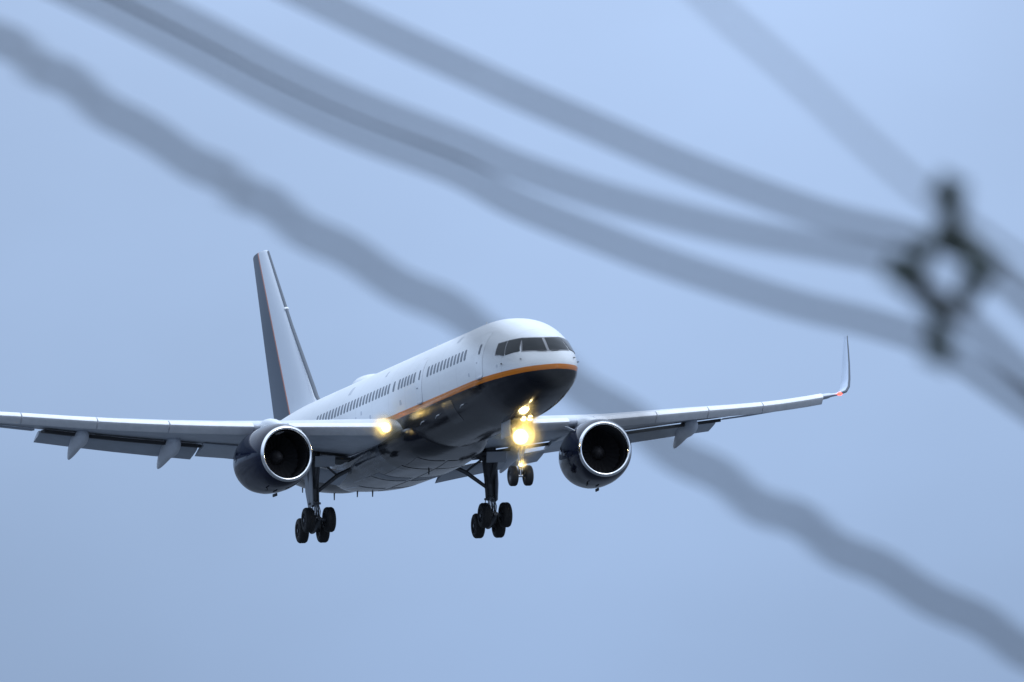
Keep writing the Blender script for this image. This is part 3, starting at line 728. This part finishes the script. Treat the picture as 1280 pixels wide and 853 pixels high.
# ------------------------------------------------------------------ overhead cables close to the camera
def at(px, py, d):
    """world point seen at that place of the 1280 x 853 picture, d metres away"""
    v = Vector((d, d * (640 - px) / F_PX, d * (426.5 - py) / F_PX)); return CAM + TOW @ v
def spline(P, n=24):
    out = []
    for i in range(len(P) - 1):
        p0 = P[max(i - 1, 0)]; p1 = P[i]; p2 = P[i + 1]; p3 = P[min(i + 2, len(P) - 1)]
        for k in range(n):
            t = k / n; out.append(.5 * ((2 * p1) + (p2 - p0) * t + (2 * p0 - 5 * p1 + 4 * p2 - p3) * t * t + (3 * p1 - p0 - 3 * p2 + p3) * t ** 3))
    out.append(P[-1]); return out
def cable(name, pts, r, label):
    P = spline([at(*p) for p in pts]); bm = bmesh.new(); tube(bm, P, r, 10)
    o = finish(name, bm, M['wire'])
    c = P[len(P) // 2]; o.data.transform(Matrix.Translation(-c)); o.location = c
    o['label'] = label; o['category'] = 'cable'; o['group'] = 'overhead cables held by the spacer'
    return o
Z = 12.7
cable('overhead_cable', [(-300, -190, 13.4), (-100, -95, 13.2), (100, -4, 13.1), (243, 68, 13.0), (343, 121, 12.9), (443, 166, 12.9), (568, 213, 12.8), (640, 252, 12.8), (740, 293, 12.8), (840, 331, 12.7),
       (990, 379, 12.7), (1090, 404, 12.7), (1172, 434, Z), (1280, 506, 12.6), (1400, 592, 12.6)], .0088, 'blurred black cable held by the bottom clamp of the dark spacer, lowest of three')
cable('overhead_cable', [(-250, -215, 13.4), (-60, -120, 13.2), (128, -27, 13.1), (257, 37, 13.0), (357, 88.5, 12.9), (457, 133, 12.9), (582, 181, 12.8), (640, 206, 12.8), (740, 241, 12.8), (840, 269, 12.7),
       (940, 293, 12.7), (1040, 311, 12.7), (1128, 334, Z), (1200, 394, 12.6), (1280, 468, 12.6), (1400, 580, 12.6)], .0088, 'blurred black cable held by the left clamp of the dark spacer, middle of three')
cable('overhead_cable', [(100, -150, 13.2), (250, -70, 13.1), (395, 0, 13.0), (500, 50, 12.9), (595, 93, 12.9), (640, 114, 12.8), (740, 157, 12.8), (840, 200, 12.7), (940, 238, 12.7),
       (1040, 272, 12.7), (1140, 297, 12.7), (1230, 334, Z), (1280, 374, 12.6), (1400, 480, 12.6)], .0088, 'blurred black cable held by the right clamp of the dark spacer, highest of three')
o = cable('overhead_cable', [(700, -190, 10.7), (887, 0, 10.7), (950, 56, 10.7), (1015, 114, 10.7), (1085, 180, 10.7), (1152, 238, 10.7), (1220, 290, 10.7), (1300, 345, 10.7), (1420, 425, 10.7)], .0036,
          'thin faint cable slanting down steeply from the top edge past the top of the spacer')
del o['group']
# twisted service cable: a bearer wire with a thicker conductor wound round it
P = spline([at(*p, d) for *p, d in [(-260, -90, 11.4), (-120, -15, 11.3), (0, 52, 11.2), (90, 107, 11.1), (175, 162, 11.1), (250, 205, 11.1), (320, 250, 11.0), (400, 296, 11.0), (475, 341, 11.0), (575, 396, 11.0), (660, 445, 11.0),
       (740, 492, 11.0), (840, 562, 11.0), (940, 622, 11.0), (1040, 678, 11.0), (1140, 733, 11.0), (1280, 808, 11.0), (1420, 880, 11.0)]], 60)
c = P[len(P) // 2]
bm = bmesh.new(); tube(bm, [p - c for p in P[::6]] , .0028, 8); o = finish('service_cable', bm, M['wire']); o.location = c
o['label'] = 'blurred wavy twisted cable crossing from the left edge to the lower right corner'; o['category'] = 'cable'
bm = bmesh.new(); H = []; s_ = 0
for i, p in enumerate(P):
    if i: s_ += (p - P[i - 1]).length
    d = (P[min(i + 1, len(P) - 1)] - P[max(i - 1, 0)]).normalized(); u, v = frame_of(d); a = 2 * math.pi * s_ / .108 + .5 * math.sin(s_ * 9)
    H.append(p - c + (u * math.cos(a) + v * math.sin(a)) * .0038 * (1 + .45 * math.sin(s_ * 19)))
tube(bm, H, .0096, 10); finish('wound_conductor', bm, M['wire'], o)

# cable spacer with four clamps round an open ring
sp = bpy.data.objects.new('cable_spacer', None); sc.collection.objects.link(sp); sp.location = at(1184, 340, Z)
sp['label'] = 'blurred dark cable spacer with four clamps round an open ring, where the cables meet'; sp['category'] = 'cable spacer'
sp.empty_display_size = .1
def S(px, py, dd=0): return at(px, py, Z + dd) - sp.location
bm = bmesh.new()
ringpts = [(1196, 293), (1212, 318), (1215, 345), (1207, 374), (1184, 385), (1160, 372), (1147, 345), (1155, 312), (1175, 294)]
rp = spline([S(*p) for p in ringpts + ringpts[:1]], 6)
n = len(rp) - 1; rr = []
cc = S(1184, 340); vd = (at(1184, 340, Z) - CAM).normalized()
for i in range(n):
    p = rp[i]; d = (rp[(i + 1) % n] - rp[i - 1]).normalized(); w = vd.cross(d).normalized()
    rr.append([p + w * (.0140 + .0035 * math.sin(i * .9)) * math.cos(a) + vd * .016 * math.sin(a) for a in [2 * math.pi * k / 12 for k in range(12)]])
rr.append(rr[0]); loft(bm, rr, False, False); bmesh.ops.remove_doubles(bm, verts=bm.verts, dist=1e-5)
finish('spacer_ring', bm, M['spacer'], sp, 50)
for A, B, w, n_ in [((1194, 300), (1186, 240), .0185, 'clamp_arm'), ((1200, 300), (1230, 337), .0185, 'clamp_arm'), ((1168, 384), (1124, 335), .0165, 'clamp_arm'), ((1172, 382), (1175, 438), .0165, 'clamp_arm')]:
    bm = bmesh.new(); a, b = S(*A), S(*B)
    tube(bm, [a, a.lerp(b, .35), a.lerp(b, .7), b], [w * .95, w * .75, w * 1.05, w * 1.15], 12)
    arm = finish(n_, bm, M['spacer'], sp, 50)
    bm = bmesh.new(); u = (b - a).normalized(); q = vd.cross(u).normalized()
    tube(bm, [b - vd * .028, b + vd * .028], .0215, 12); tube(bm, [b - q * .02 , b + q * .02], .009, 8)
    tube(bm, [b + u * .004, b + u * .020], .010, 8); tube(bm, [a.lerp(b, .55) - q * .016, a.lerp(b, .55) + q * .014], .0075, 8)
    finish('clamp_jaw', bm, M['spacer'], arm, 40)
